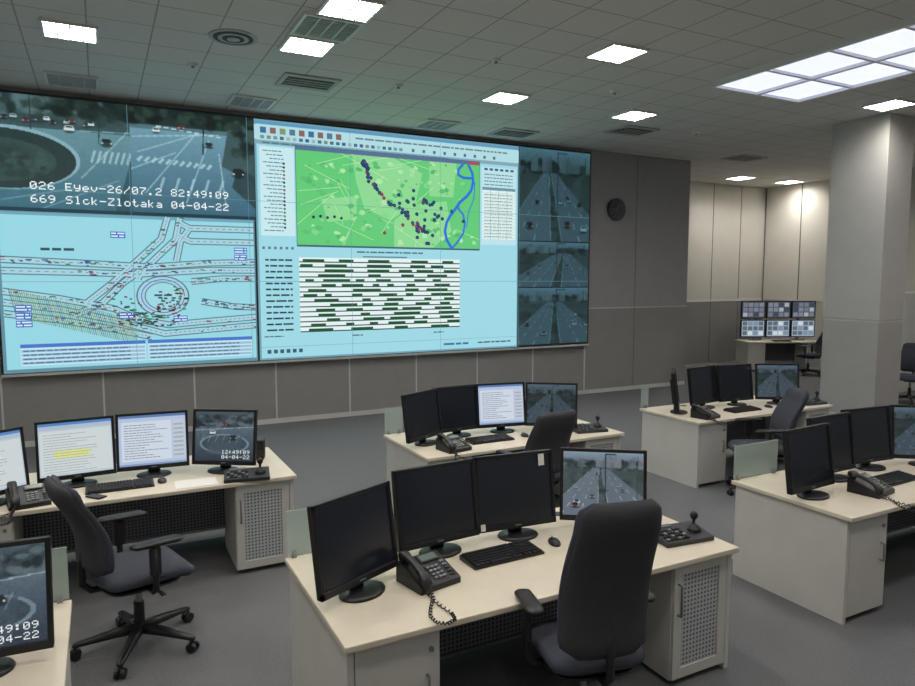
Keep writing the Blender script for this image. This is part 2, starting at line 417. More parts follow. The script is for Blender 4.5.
# ---------------------------------------------------------------- video wall
VX=-1.18; VW=9.8; VZ=1.04; VH=3.71
def video_wall():
    root=bpy.data.objects.new('video_wall',None); sc.collection.objects.link(root); root.location=(VX,YW-.1,VZ)
    b=MB(); b.bb(-.03,VW+.03,.0,.09,-.03,VH+.03,M_BLK2); b.bb(-.03,VW+.03,-.025,0,-.045,-.012,M_SEAM)
    obj('housing',b.mesh('housing'),parent=root)
    c=Canvas(.0015)
    z0=2.2; mid=1.66; W2=3.37
    r=Ras(170,150,(70,98,110),21)
    r.grad(0,.72,(58,104,120),(100,142,152)); r.grad(.72,1,(60,86,88),(38,52,54))
    r.clump(0,1,.8,1,80,[(28,40,42),(44,64,60),(70,96,98),(90,120,124),(50,74,72)],.02,.07)
    r.clump(.45,1,.86,1,40,[(24,36,34),(34,50,46)],.03,.07)
    for k in range(11): r.car(.03+k*.07+.02*math.sin(k*3),.77+.012*(k%3),.024,[(190,214,216),(40,52,58),(150,178,182),(100,60,62),(60,80,88)][k%5])
    r.ell((.06,.45),.56,.28,(132,172,182)); r.ell((.05,.44),.54,.26,(42,60,62)); r.ell((.0,.43),.45,.19,(54,78,76)); r.ell((-.05,.45),.34,.12,(42,62,60),1,.4)
    r.clump(0,.35,.3,.5,30,[(38,56,54),(60,86,82)],.02,.05)
    r.line((.62,.3),(.98,.75),.012,(150,184,194),.8); r.line((.5,.72),(1,.74),.01,(140,176,186),.8); r.line((.3,.0),(.9,.3),.012,(140,176,188),.6)
    r.line((.05,.08),(.62,.22),.012,(130,168,180),.6)
    for k in range(7): r.line((.7+k*.045,.45),(.73+k*.045,.56),.018,(168,200,208),.8)
    r.poly([(.86,0),(1,0),(1,.5),(.95,.3)],(44,76,88),.8)
    r.car(.82,.62,.04,(46,60,68)); r.line((.28,.7),(.28,1),.01,(30,40,42)); r.line((.76,.62),(.78,.95),.008,(40,54,58))
    r.car(.55,.72,.036,(200,216,216))
    r.blur(1); r.noise(3)
    obj('displayed_footage',r.mesh('displayed_footage',mid,VH-z0,M_WALLSCR,-.003),(0,0,z0),parent=root)
    r=Ras(170,150,(80,112,124),22)
    r.grad(0,.8,(56,98,118),(108,152,168)); r.grad(.84,1,(38,56,54),(24,34,34))
    r.clump(0,1,.87,1,60,[(26,40,36),(46,70,60),(20,30,30)],.02,.06)
    r.poly([(.72,.5),(1,.35),(1,.88),(.78,.86)],(62,86,88)); r.poly([(.8,.3),(1,.1),(1,.42),(.86,.5)],(44,64,68),.9)
    r.clump(.82,1,.6,.95,35,[(26,40,40),(40,58,54),(60,84,80)],.02,.06)
    for a in (((.02,.72),(.7,.8)),((.05,.58),(.55,.8)),((.1,.2),(.52,.8)),((.42,.12),(.62,.74)),((.75,.1),(.7,.62)),((0,.42),(.35,.6))): r.line(a[0],a[1],.01,(178,208,216),.7)
    for k in range(11): r.line((.05+k*.055,.5-.004*k),(.085+k*.055,.545-.004*k),.024,(176,208,216),.8)
    for k in range(9): r.line((.2+k*.06,.83-.006*k),(.24+k*.06,.83-.006*k),.014,(190,216,220),.9)
    for k in range(5): r.line((.22+k*.12,.25),(.25+k*.12,.36),.02,(176,206,214),.7)
    r.car(.2,.78,.028,(200,214,214)); r.car(.62,.68,.032,(40,50,58)); r.car(.86,.42,.05,(34,42,48)); r.car(.4,.83,.022,(120,60,60))
    r.line((.57,.6),(.58,1),.01,(30,42,46)); r.line((.32,.95),(.58,.98),.01,(30,42,46))
    r.blur(1); r.noise(3)
    obj('displayed_footage',r.mesh('displayed_footage',W2-mid,VH-z0,M_WALLSCR,-.003),(mid,0,z0),parent=root)
    c.rect(0,z0-.02,W2,z0+.03,(30,60,70),4)
    dots(c,'026 Eyev-26/07.2 82:49:09',.42,2.475,.103,.105,(236,246,246),10)
    dots(c,'669 Slck-Zlotaka 04-04-22',.42,2.3,.103,.105,(236,246,246),10)
    # --- lower-left junction diagram
    wx0,wx1,wz0,wz1=.0,3.35,.0,2.18
    c.rect(wx0,wz0,wx1,wz1,(96,140,156),1); wx0,wx1,wz0,wz1=.04,3.33,.05,2.17
    c.rect(wx0,wz0,wx1,wz1,(150,214,226),2); c.rect(wx0,wz1-.04,wx1,wz1,(110,165,185),3)
    def P(p,q): return (wx0+(wx1-wx0)*p, wz0+(wz1-wz0)*q)
    RD=(80,120,138); RW=(166,208,220)
    roads=[[(0,.7),(.3,.68),(.55,.66),(.8,.69),(1,.7)],[(0,.63),(.3,.62),(.5,.61),(.8,.64),(1,.64)],[(.68,1),(.66,.85),(.55,.68),(.44,.55),(.36,.42),(.25,.34)],
           [(.63,1),(.6,.85),(.5,.7),(.4,.55),(.3,.42)],[(0,.5),(.2,.45),(.4,.38),(.5,.3),(.62,.26),(.8,.28),(1,.3)],[(0,.43),(.2,.38),(.4,.3),(.6,.2),(.8,.22),(1,.24)],[(0,.36),(.2,.31),(.4,.24),(.55,.18)],
           [(.76,.42),(.9,.38),(1,.37)],[(.72,.56),(.85,.58),(1,.58)],[(.67,.97),(.72,.93),(1,.93)],[(.67,.88),(.72,.84),(1,.84)],[(.66,.7),(.68,.84),(.72,.93)],[(.5,.58),(.53,.66)]]
    for r_ in roads: c.pline([P(*k) for k in r_],.1,RD,3)
    for r_ in roads: c.pline([P(*k) for k in r_],.07,RW,4)
    for r_ in roads:
        for k in range(len(r_)-1):
            n=10
            for j in range(n):
                t0=j/n;t1=(j+.5)/n; A=P(*r_[k]);B=P(*r_[k+1])
                c.line((A[0]+(B[0]-A[0])*t0,A[1]+(B[1]-A[1])*t0),(A[0]+(B[0]-A[0])*t1,A[1]+(B[1]-A[1])*t1),.01,(96,132,146),5)
    ctr=P(.6,.46)
    for rr,cc,L in ((.36,RD,5),(.34,RW,6),(.25,RD,7),(.235,(156,216,227),8)): c.circ(ctr,rr,cc,L,32,rr*.82)
    c.pline([(ctr[0]+.29*math.cos(a*.2),ctr[1]+.24*math.sin(a*.2)) for a in range(32)],.012,(80,90,190),9)
    for i in range(190):
        r_=random.choice(roads[:9]); k=random.randint(0,len(r_)-2); t=random.random()
        p=P(r_[k][0]*(1-t)+r_[k+1][0]*t+random.uniform(-.01,.01), r_[k][1]*(1-t)+r_[k+1][1]*t+random.uniform(-.018,.018))
        w=random.uniform(.015,.04); c.rect(p[0]-w,p[1]-.009,p[0]+w,p[1]+.009,random.choice([(50,76,94),(140,70,84),(60,130,96),(60,80,150),(60,90,104)]),9)
    for i in range(150):
        a=random.uniform(-3.3,.6); p=(ctr[0]+.33*math.cos(a)+random.uniform(-.3,.12)-.12,ctr[1]+.3*math.sin(a)+random.uniform(-.1,.1)-.08)
        c.rect(p[0],p[1],p[0]+random.uniform(.02,.06),p[1]+.022,random.choice([(120,30,50),(30,40,50),(50,130,80),(24,34,44)]),10)
    for i in range(60):
        c.line(P(.02+.0075*i,.52-.0035*i),P(.045+.0075*i,.33-.0033*i),.009,random.choice([(110,150,100),(140,160,90),(80,110,110)]),9)
    for p,q in ((.4,.85),(.91,.76),(.91,.71),(.04,.37),(.04,.32),(.04,.27),(.64,.28),(.42,.31)):
        a=P(p,q); c.rect(a[0],a[1],a[0]+.19,a[1]+.09,(60,100,190),10)
        for k in (0,1): c.text(a[0]+.01,a[1]+.015+.04*k,.17,.035,(215,235,250),11)
    a=P(.14,.76); c.text(a[0],a[1],.4,.06,(50,80,90),8); a=P(.6,.46); c.text(a[0]-.12,a[1],.24,.045,(50,80,90),10)
    for x0,x1 in ((.05,.52),(.53,.98)):
        a=P(x0,.02);d=P(x1,.16); c.rect(a[0],a[1],d[0],d[1],(196,228,238),9); c.rect(a[0],d[1]-.05,d[0],d[1],(70,120,200),10)
        for k in range(4):
            c.rect(a[0]+.01,a[1]+.02+k*.055,d[0]-.01,a[1]+.055+k*.055,(150,190,214),10); c.text(a[0]+.03,a[1]+.03+k*.055,(d[0]-a[0])*.85,.03,(80,114,150),11)
    # --- centre application window
    ax0,ax1=3.38,8.15
    c.rect(ax0,.0,ax1,VH,(110,160,176),1); c.rect(ax0+.03,.03,ax1-.02,VH-.03,(158,216,228),2); c.rect(ax0,VH-.07,ax1,VH-.03,(96,150,190),3)
    c.rect(ax0,VH-.3,ax1,VH-.08,(178,220,226),3)
    for k in range(9): c.rect(3.47+k*.15,VH-.2,3.56+k*.15,VH-.11,random.choice([(40,80,100),(90,120,140),(60,110,160),(130,150,110),(140,100,100)]),4)
    for k in range(24): c.rect(3.47+k*.1,VH-.285,3.53+k*.1,VH-.235,random.choice([(70,110,130),(110,150,160),(60,90,150),(120,140,110),(150,180,190)]),4)
    c.text(5.0,VH-.16,2.9,.045,(100,130,140),4)
    for k in range(9): c.rect(6.0+k*.2,VH-.28,6.05+k*.2,VH-.23,(70,110,130),4)
    c.rect(ax0,VH-.37,ax1,VH-.31,(130,168,180),3); c.text(3.5,VH-.355,3.2,.04,(80,120,134),4)
    c.rect(3.45,1.95,3.98,VH-.4,(200,232,238),4)
    for k in range(22): c.text(3.5+.05*(k%3),VH-.47-k*.058,.3-.04*(k%3),.026,(90,130,140),5)
    for k in range(18): c.circ((3.82,2.08+k*.058),.02,random.choice([(150,60,60),(20,30,40),(30,40,60),(130,130,70),(60,130,80)]),6,6)
    mx0,mx1,mz0,mz1=4.01,7.32,1.82,3.3
    c.rect(mx0-.01,mz0-.03,mx1+.01,mz1+.07,(60,100,120),4); c.rect(mx0,mz1,mx1,mz1+.06,(90,110,150),5); c.rect(mx1-.22,mz1+.01,mx1-.02,mz1+.05,(200,60,60),6)
    c.rect(mx0,mz0,mx1,mz1,(98,202,120),5)
    def Q(p,q): return (mx0+(mx1-mx0)*p, mz0+(mz1-mz0)*q)
    for pts in ([(.28,1),(.5,1),(.66,.85),(.62,.5),(.48,.3),(.34,.42),(.3,.7)],[(.5,.3),(.62,.5),(.8,.55),(.83,.2),(.72,0),(.5,0)],[(.7,1),(.86,1),(.84,.6),(.7,.6)],[(.12,.5),(.3,.55),(.3,.3),(.15,.25)]):
        c.poly([Q(*k) for k in pts],(140,216,146),6)
    for i in range(130):
        p=Q(random.uniform(.02,.98),random.uniform(.03,.97)); rr=random.uniform(.02,.07)
        c.poly([(p[0]+rr*random.uniform(.5,1.3)*math.cos(a),p[1]+rr*random.uniform(.4,1)*math.sin(a)) for a in (0,.9,1.9,2.8,3.7,4.7,5.5)],random.choice([(82,184,104),(160,222,158),(92,190,114),(128,212,136),(176,228,170)]),7)
    for i in range(26):
        a=(random.uniform(.1,.85),random.uniform(0,1)); d=(a[0]+random.uniform(-.25,.25),a[1]+random.uniform(-.4,.4))
        c.line(Q(*a),Q(min(max(d[0],0),1),min(max(d[1],0),1)),.008,(190,230,176),8)
    for pts,w in (([(.93,1),(.955,.9),(.96,.8),(.95,.7),(.92,.62),(.88,.55),(.85,.46),(.82,.38),(.8,.3),(.79,.2),(.8,.1),(.83,0)],.05),([(.9,1),(.87,.93),(.87,.87),(.9,.84),(.95,.84)],.045),([(.86,.5),(.9,.4),(.91,.3),(.9,.18),(.86,.06),(.83,0)],.035),([(.97,.8),(.965,.6),(.93,.42),(.92,.25)],.018)):
        c.pline([Q(*k) for k in pts],w,(50,110,220),9)
    spine=[(.34,.95),(.36,.85),(.38,.72),(.42,.6),(.47,.5),(.55,.42),(.6,.28),(.68,.18),(.74,.05)]
    for i in range(92):
        if i<52:
            k=random.randint(0,len(spine)-2); t=random.random(); p=(spine[k][0]*(1-t)+spine[k+1][0]*t+random.gauss(0,.007),spine[k][1]*(1-t)+spine[k+1][1]*t+random.gauss(0,.01))
        else: p=(min(max(random.gauss(.66,.08),.3),.9),min(max(random.gauss(.42,.2),.05),.92))
        q=Q(*p); c.circ(q,.032,(22,44,96) if random.random()<.9 else (150,50,70),10,10); c.circ(q,.012,(70,90,140),11,8)
    for k in range(5): q=Q(.08+.035*k,.3+.012*(k%2)); c.circ(q,.025,(30,50,80),10,8)
    c.rect(7.36,1.9,8.1,VH-.42,(188,226,234),4)
    for k in range(6): c.rect(7.42+k*.11,VH-.48,7.49+k*.11,VH-.44,(60,90,120),5)
    for k in range(5): c.text(7.42,VH-.56-k*.06,.6,.03,(90,130,140),5)
    c.rect(7.38,2.0,8.08,2.88,(222,240,238),5); c.rect(7.38,2.88,8.08,2.93,(110,150,170),5)
    for k in range(14): c.text(7.42,2.04+k*.058,.6,.026,(120,154,154),6)
    for k in range(15): c.line((7.38,2.025+k*.058),(8.08,2.025+k*.058),.005,(170,196,198),6)
    for x in (7.55,7.72,7.9): c.line((x,2.0),(x,2.88),.008,(140,170,170),7)
    c.text(5.0,1.71,1.2,.04,(70,100,110),4)
    for k in range(6): c.rect(3.46+k*.09,1.74,3.5+k*.09,1.78,(80,120,140),4)
    gx0,gx1,gz0,gz1=4.03,6.92,.42,1.62
    c.rect(gx0,gz0,gx1,gz1,(226,242,242),4)
    for k in range(15):
        z=gz1-.05-k*.08
        c.rect(gx0,z-.03,gx1,z-.012,(24,30,32),5)
        x=gx0+random.uniform(0,.5)
        while x<gx1-.1:
            l=random.uniform(.1,.5); e=min(x+l,gx1); c.rect(x,z-.03,e,z+.025,(30,80,50),6); x=e+random.uniform(.08,.45)
    for k in range(13): c.text(3.5,gz1-.06-k*.092,.42,.045,(30,60,66),4)
    c.rect(5.1,1.635,5.9,1.655,(90,120,130),4)
    for k in range(2): c.text(4.9+k*1.5,.33,.2,.035,(70,100,110),4)
    c.text(3.46,.36,.3,.03,(70,100,110),4)
    for k in range(6): c.rect(3.5+k*.1,.1,3.56+k*.1,.16,(50,90,110),4)
    c.rect(ax0+.03,.2,ax1-.02,.206,(120,160,170),4)
    c.text(6.6,.1,.5,.06,(60,110,160),4); c.text(7.3,.11,.7,.04,(60,80,90),4)
    sx0,sx1=8.17,VW; T=(.6,.88,.96)
    for za,zb,sd,vp in ((2.0,VH,31,.42),(1.13,1.98,35,.62),(.03,1.11,39,.5)):
        r=highway(110,int(110*(zb-za)/(sx1-sx0)),sd,T,vp,.74)
        obj('displayed_footage',r.mesh('displayed_footage',sx1-sx0,zb-za,M_WALLSCR,-.003),(sx0,0,za),parent=root)
    random.seed(11)
    for k in range(1,6): c.rect(k*VW/6-.003,0,k*VW/6+.003,VH,(100,146,158),12)
    for k in range(1,3): c.rect(0,k*VH/3-.003,VW,k*VH/3+.003,(100,146,158),12)
    obj('displayed_image',c.mesh('displayed_image',M_WALLSCR),parent=root)
video_wall()

# clock
b=MB(); b.cyl((0,0,0),(0,-.05,0),.22,.22,M_BLK2,36); b.cyl((0,-.05,0),(0,-.056,0),.19,.19,mat('clock_face',(50,54,62),.5),36,False)
for k in range(12):
    a=k*math.pi/6; b.box((math.sin(a)*.165,-.058,math.cos(a)*.165),(.01,.004,.02),M_KEYL,rot=Matrix.Rotation(a,4,'Y'))
b.box((.02,-.06,.05),(.014,.004,.12),M_KEYL,rot=Matrix.Rotation(.4,4,'Y')); b.box((-.06,-.062,.0),(.13,.004,.01),M_KEYL)
obj('wall_clock',b.mesh('wall_clock'),(9.35,YW-.02,3.72))

# ---------------------------------------------------------------- desks
def desk_mesh(W,D,glass='left',gw=.5):
    b=MB(); H=.75
    b.bb(0,W,0,D,H-.032,H,M_TOP,.006)
    b.bb(.02,.05,.04,D-.03,0,H-.032,M_BODY); b.bb(W-.05,W-.02,.04,D-.03,0,H-.032,M_BODY)
    b.bb(.05,.47,.06,.62,.03,H-.034,M_BODY); b.bb(.055,.465,.04,.06,.04,H-.04,M_BODY,.004)
    b.cyl((.42,.045,.62),(.42,.03,.62),.012,.012,M_METAL,12); b.tube([(.40,.04,.5),(.40,.015,.5),(.40,.015,.38),(.40,.04,.38)],.006,M_METAL)
    b.bb(W-.47,W-.05,.06,.62,.03,H-.034,M_BODY)
    x0,x1=W-.465,W-.055
    b.bb(x0,x0+.06,.04,.06,.04,H-.04,M_BODY); b.bb(x1-.06,x1,.04,.06,.04,H-.04,M_BODY)
    b.bb(x0+.06,x1-.06,.04,.06,H-.1,H-.04,M_BODY); b.bb(x0+.06,x1-.06,.04,.06,.04,.1,M_BODY)
    b.bb(x0+.06,x1-.06,.048,.06,.1,H-.1,M_PERF)
    b.tube([(x0+.03,.04,.6),(x0+.03,.012,.6),(x0+.03,.012,.42),(x0+.03,.04,.42)],.007,M_METAL)
    b.bb(.47,W-.47,.6,.615,.22,.68,M_PERFD); b.bb(.47,W-.47,.59,.625,.68,.7,M_METAL); b.bb(.47,W-.47,.59,.625,.2,.22,M_METAL)
    b.bb(.05,W-.05,D-.08,D-.06,.1,H-.034,M_BODY)
    for x in (.6,W-.6): b.cyl((x,D-.12,H-.01),(x,D-.12,H+.003),.04,.04,M_BLK2,20)
    if glass!='none':
        g0,g1=(.01,gw) if glass=='left' else (W-gw,W-.01)
        b.bb(g0,g1,D-.02,D-.01,H+.012,H+.27,M_GLASS)
        for x in (g0+.04,g1-.04): b.bb(x-.012,x+.012,D-.03,D,H-.04,H+.04,M_METAL)
    return b.mesh('control_desk')

# ---------------------------------------------------------------- monitor
MW,MH=.53,.45
TILT=Matrix.Rotation(math.radians(-8),4,'X')
def monitor_body():
    b=MB()
    rings=[]
    for z,s in ((0,.98),(.006,1),(.014,.96),(.018,.8),(.02,.3)):
        rings.append([Vector((.13*s*math.cos(t),.0+.1*s*math.sin(t),z)) for t in [2*math.pi*i/28 for i in range(28)]])
    b.loft(rings,M_BLK,True)
    b.box((0,.045,.13),(.09,.03,.24),M_BLK,.01)
    b.M=Matrix.Translation((0,0,.05))@TILT
    b.box((0,.02,MH/2),(MW,.03,MH),M_BLK,.008)
    b.box((0,.045,MH/2),(MW*.7,.03,MH*.66),M_BLK2,.012)
    bz=.02
    b.bb(-MW/2,-MW/2+bz,-.008,.01,0,MH,M_BLK,.003); b.bb(MW/2-bz,MW/2,-.008,.01,0,MH,M_BLK,.003)
    b.bb(-MW/2,MW/2,-.008,.01,MH-bz,MH,M_BLK,.003); b.bb(-MW/2,MW/2,-.008,.01,0,bz+.014,M_BLK,.003)
    b.bb(-.02,.02,-.0095,-.008,.014,.022,M_KEYL)
    b.M=Matrix.Identity(4)
    return b.mesh('computer_monitor')
MON=monitor_body()
SW,SH=MW-.036,MH-.05
def scr(kind):
    c=Canvas(.0004); W,H=SW,SH
    if kind=='road': return highway(132,100,52,(.92,.98,1.04),.46,.92).mesh('screen',W,H,M_SCR)
    if kind=='roaddim': return highway(110,84,57,(.82,.95,1.04),.5,.64).mesh('screen',W,H,M_SCR)
    if kind=='night':
        r=Ras(132,100,(50,62,76),61); r.grad(0,.7,(44,54,66),(84,100,112)); r.grad(.7,1,(40,50,56),(70,84,92))
        r.clump(0,1,.7,.95,60,[(28,36,40),(50,64,70),(90,104,110)],.03,.08)
        r.ell((.5,.35),.42,.2,(110,126,136)); r.ell((.5,.35),.38,.17,(56,70,78)); r.poly([(.2,.15),(.75,.1),(.8,.5),(.3,.5)],(66,80,92),.7)
        for k in range(6): r.line((.1+.12*k,.38),(.16+.12*k,.54),.012,(130,148,156),.7)
        r.line((0,.62),(1,.7),.012,(150,166,176)); r.car(.3,.55,.05,(200,206,206)); r.car(.65,.45,.06,(34,40,46)); r.car(.5,.72,.035,(150,60,60))
        r.blur(1); r.noise(4)
        return r.mesh('screen',W,H,M_SCR)
    if kind=='dark':
        c.grad(0,0,W,H,(10,12,16),(13,16,24))
    elif kind=='doc':
        c.rect(0,0,W,H,(176,192,218),1); c.rect(0,H-.02,W,H,(90,120,170),2); c.rect(0,0,W,.018,(130,150,190),2)
        c.rect(.02,.04,W*.78,H-.05,(204,213,226),2)
        for k in range(14): c.text(.04,H-.08-k*.02,W*random.uniform(.3,.65),.009,(110,120,140),3)
        c.rect(W*.8,.04,W-.01,H-.05,(190,198,210),2)
        for k in range(8): c.rect(W*.81,.06+k*.035,W-.02,.075+k*.035,(160,170,186),3)
    elif kind=='yellow':
        c.rect(0,0,W,H,(184,196,208),1); c.rect(0,H-.02,W,H,(80,130,190),2); c.rect(0,H-.05,W,H-.02,(170,186,204),2)
        c.rect(.01,.02,W-.01,H-.06,(202,211,212),2); c.rect(.1,.13,W-.16,.19,(214,218,140),3)
        for k in range(15): c.text(.03,H-.09-k*.02,W*random.uniform(.3,.75),.007,(140,148,156),4)
    return c.mesh('screen',M_SCR)
SCR={k:scr(k) for k in ('dark','doc','yellow','road','roaddim','night')}
def monitor(x,y,yaw,kind,z=.751,note=False,name='computer_monitor'):
    o=obj(name,MON,(x,y,z),yaw)
    ML=Matrix.Translation((0,0,.05))@TILT@Matrix.Translation((-SW/2,.0035,.03))
    s=obj('screen',SCR[kind],parent=o); s.matrix_local=ML
    if kind=='night':
        c=Canvas(.0005); dots(c,'12:49:09',SW*.46,.06,.03,.03,(225,230,230),3); dots(c,'04-04-22',SW*.46,.02,.03,.03,(225,230,230),3)
        t=obj('screen_caption',c.mesh('screen_caption',M_SCR),parent=o); t.matrix_local=ML
    if note:
        b=MB(); b.bb(.16,.2,-.012,-.0085,MH-.09,MH-.02,M_PAPER); b.bb(-.25,-.22,-.012,-.0085,.01,.05,M_PAPER)
        n=obj('sticky_note',b.mesh('sticky_note'),parent=o); n.matrix_local=Matrix.Translation((0,0,.05))@TILT
    return o

# ---------------------------------------------------------------- small devices
def keyboard_mesh():
    b=MB(); b.prism([(-.085,0),(-.085,.012),(.085,.026),(.085,0)],-.23,.23,M_BLK)
    for r in range(6):
        y=-.068+r*.027; z=.014+(y+.085)*.082+.004
        if r==0:
            segs=[(-.215,-.19),(-.185,-.16),(-.155,-.13),(-.12,.02),(.03,.055),(.06,.085),(.1,.12),(.125,.145),(.16,.18),(.185,.215)]
        else:
            segs=[(-.217+i*.0215,-.217+i*.0215+.0185) for i in range(14)]+[(.09+i*.021,.09+i*.021+.018) for i in range(6)]
        for a,c in segs: b.bb(a,c,y-.011,y+.011,z-.006,z+.004,M_KEY)
    return b.mesh('keyboard')
def mouse_mesh():
    b=MB(); b.ell((0,0,.008),(.033,.056,.026),M_BLK2,18,10,-.3); b.box((0,.03,.033),(.006,.02,.006),M_KEYL,.002); 
    return b.mesh('computer_mouse')
def phone_mesh():
    b=MB(); sl=.36
    b.prism([(-.11,0),(-.11,.03),(-.1,.036),(.1,.036+.2*sl),(.11,.1),(.11,0)],-.12,.13,M_BLK)
    R=Matrix.Rotation(math.atan(sl),4,'X')
    def zz(y): return .036+(y+.1)*sl
    b.box((.045,.06,zz(.06)+.004),(.12,.055,.01),M_BLK2,.003,R); b.box((.045,.06,zz(.06)+.009),(.1,.04,.004),M_LCD,0,R)
    for i in range(3):
        for j in range(4): b.box((.0+i*.026,-.075+j*.024,zz(-.075+j*.024)+.004),(.02,.016,.008),M_KEYL,.002,R)
    for j in range(5): b.box((.1,-.08+j*.024,zz(-.08+j*.024)+.003),(.028,.014,.006),M_KEYL if j>2 else M_KEY,.002,R)
    rings=[]
    for i in range(13):
        t=i/12; y=-.12+t*.24; z=zz(y)+.022+.02*math.sin(math.pi*t)
        e=1.0 if (t<.2 or t>.8) else .72
        w=.03*e; h=.018*(1.5 if (t<.2 or t>.8) else .8)
        if i in (0,12): w*=.7;h*=.6
        zc=z-(.008 if (t<.2 or t>.8) else 0)
        rings.append([Vector((-.08+w*math.copysign(abs(math.cos(a))**.6,math.cos(a)),y,zc+h*math.copysign(abs(math.sin(a))**.6,math.sin(a)))) for a in [2*math.pi*k/16 for k in range(16)]])
    b.loft(rings,M_BLK)
    path=[Vector(p) for p in ((-.08,-.12,.035),(-.1,-.18,.014),(-.16,-.24,.01),(-.22,-.31,.01),(-.235,-.38,.01),(-.2,-.42,.01),(-.15,-.41,.01),(-.125,-.35,.01),(-.12,-.25,.01),(-.1,-.15,.012),(-.09,-.1,.012))]
    hp=[]; N=26
    for i in range(len(path)-1):
        for k in range(N):
            t=k/N; p=path[i].lerp(path[i+1],t); a=(i*N+k)*.75
            d=(path[i+1]-path[i]).normalized(); n=Vector((-d.y,d.x,0))
            hp.append(p+n*.007*math.cos(a)+Vector((0,0,1))*.006*math.sin(a))
    b.tube(hp,.0032,M_BLK,5)
    return b.mesh('desk_phone')
def joystick_mesh():
    b=MB(); b.prism([(-.1,0),(-.1,.025),(.1,.055),(.1,0)],-.17,.17,M_BLK2)
    R=Matrix.Rotation(math.atan(.15),4,'X')
    for i in range(6):
        for j in range(4): b.box((-.14+i*.028,-.07+j*.033,.032+(.03+j*.033)*.15),(.02,.02,.008),M_BLK if (i+j)%3 else M_KEYL,.002,R)
    b.box((-.07,.08,.056),(.12,.03,.006),M_LCD,0,R)
    b.cyl((.1,0,.04),(.1,0,.055),.045,.04,M_BLK,20); b.cyl((.1,0,.055),(.1,0,.08),.036,.014,M_BLK,20); b.cyl((.1,0,.08),(.1,0,.12),.009,.011,M_BLK,12)
    b.ell((.1,0,.13),(.024,.024,.026),M_BLK,16,10)
    return b.mesh('joystick_controller')
def speaker_mesh():
    b=MB(); b.box((0,0,.085),(.09,.1,.17),M_BLK,.012); b.cyl((0,-.05,.06),(0,-.053,.06),.033,.03,M_BLK2,20); b.cyl((0,-.05,.125),(0,-.053,.125),.018,.016,M_BLK2,16)
    return b.mesh('desk_speaker')
KB,MS,PH,JS,SP=keyboard_mesh(),mouse_mesh(),phone_mesh(),joystick_mesh(),speaker_mesh()
ZD=.7512

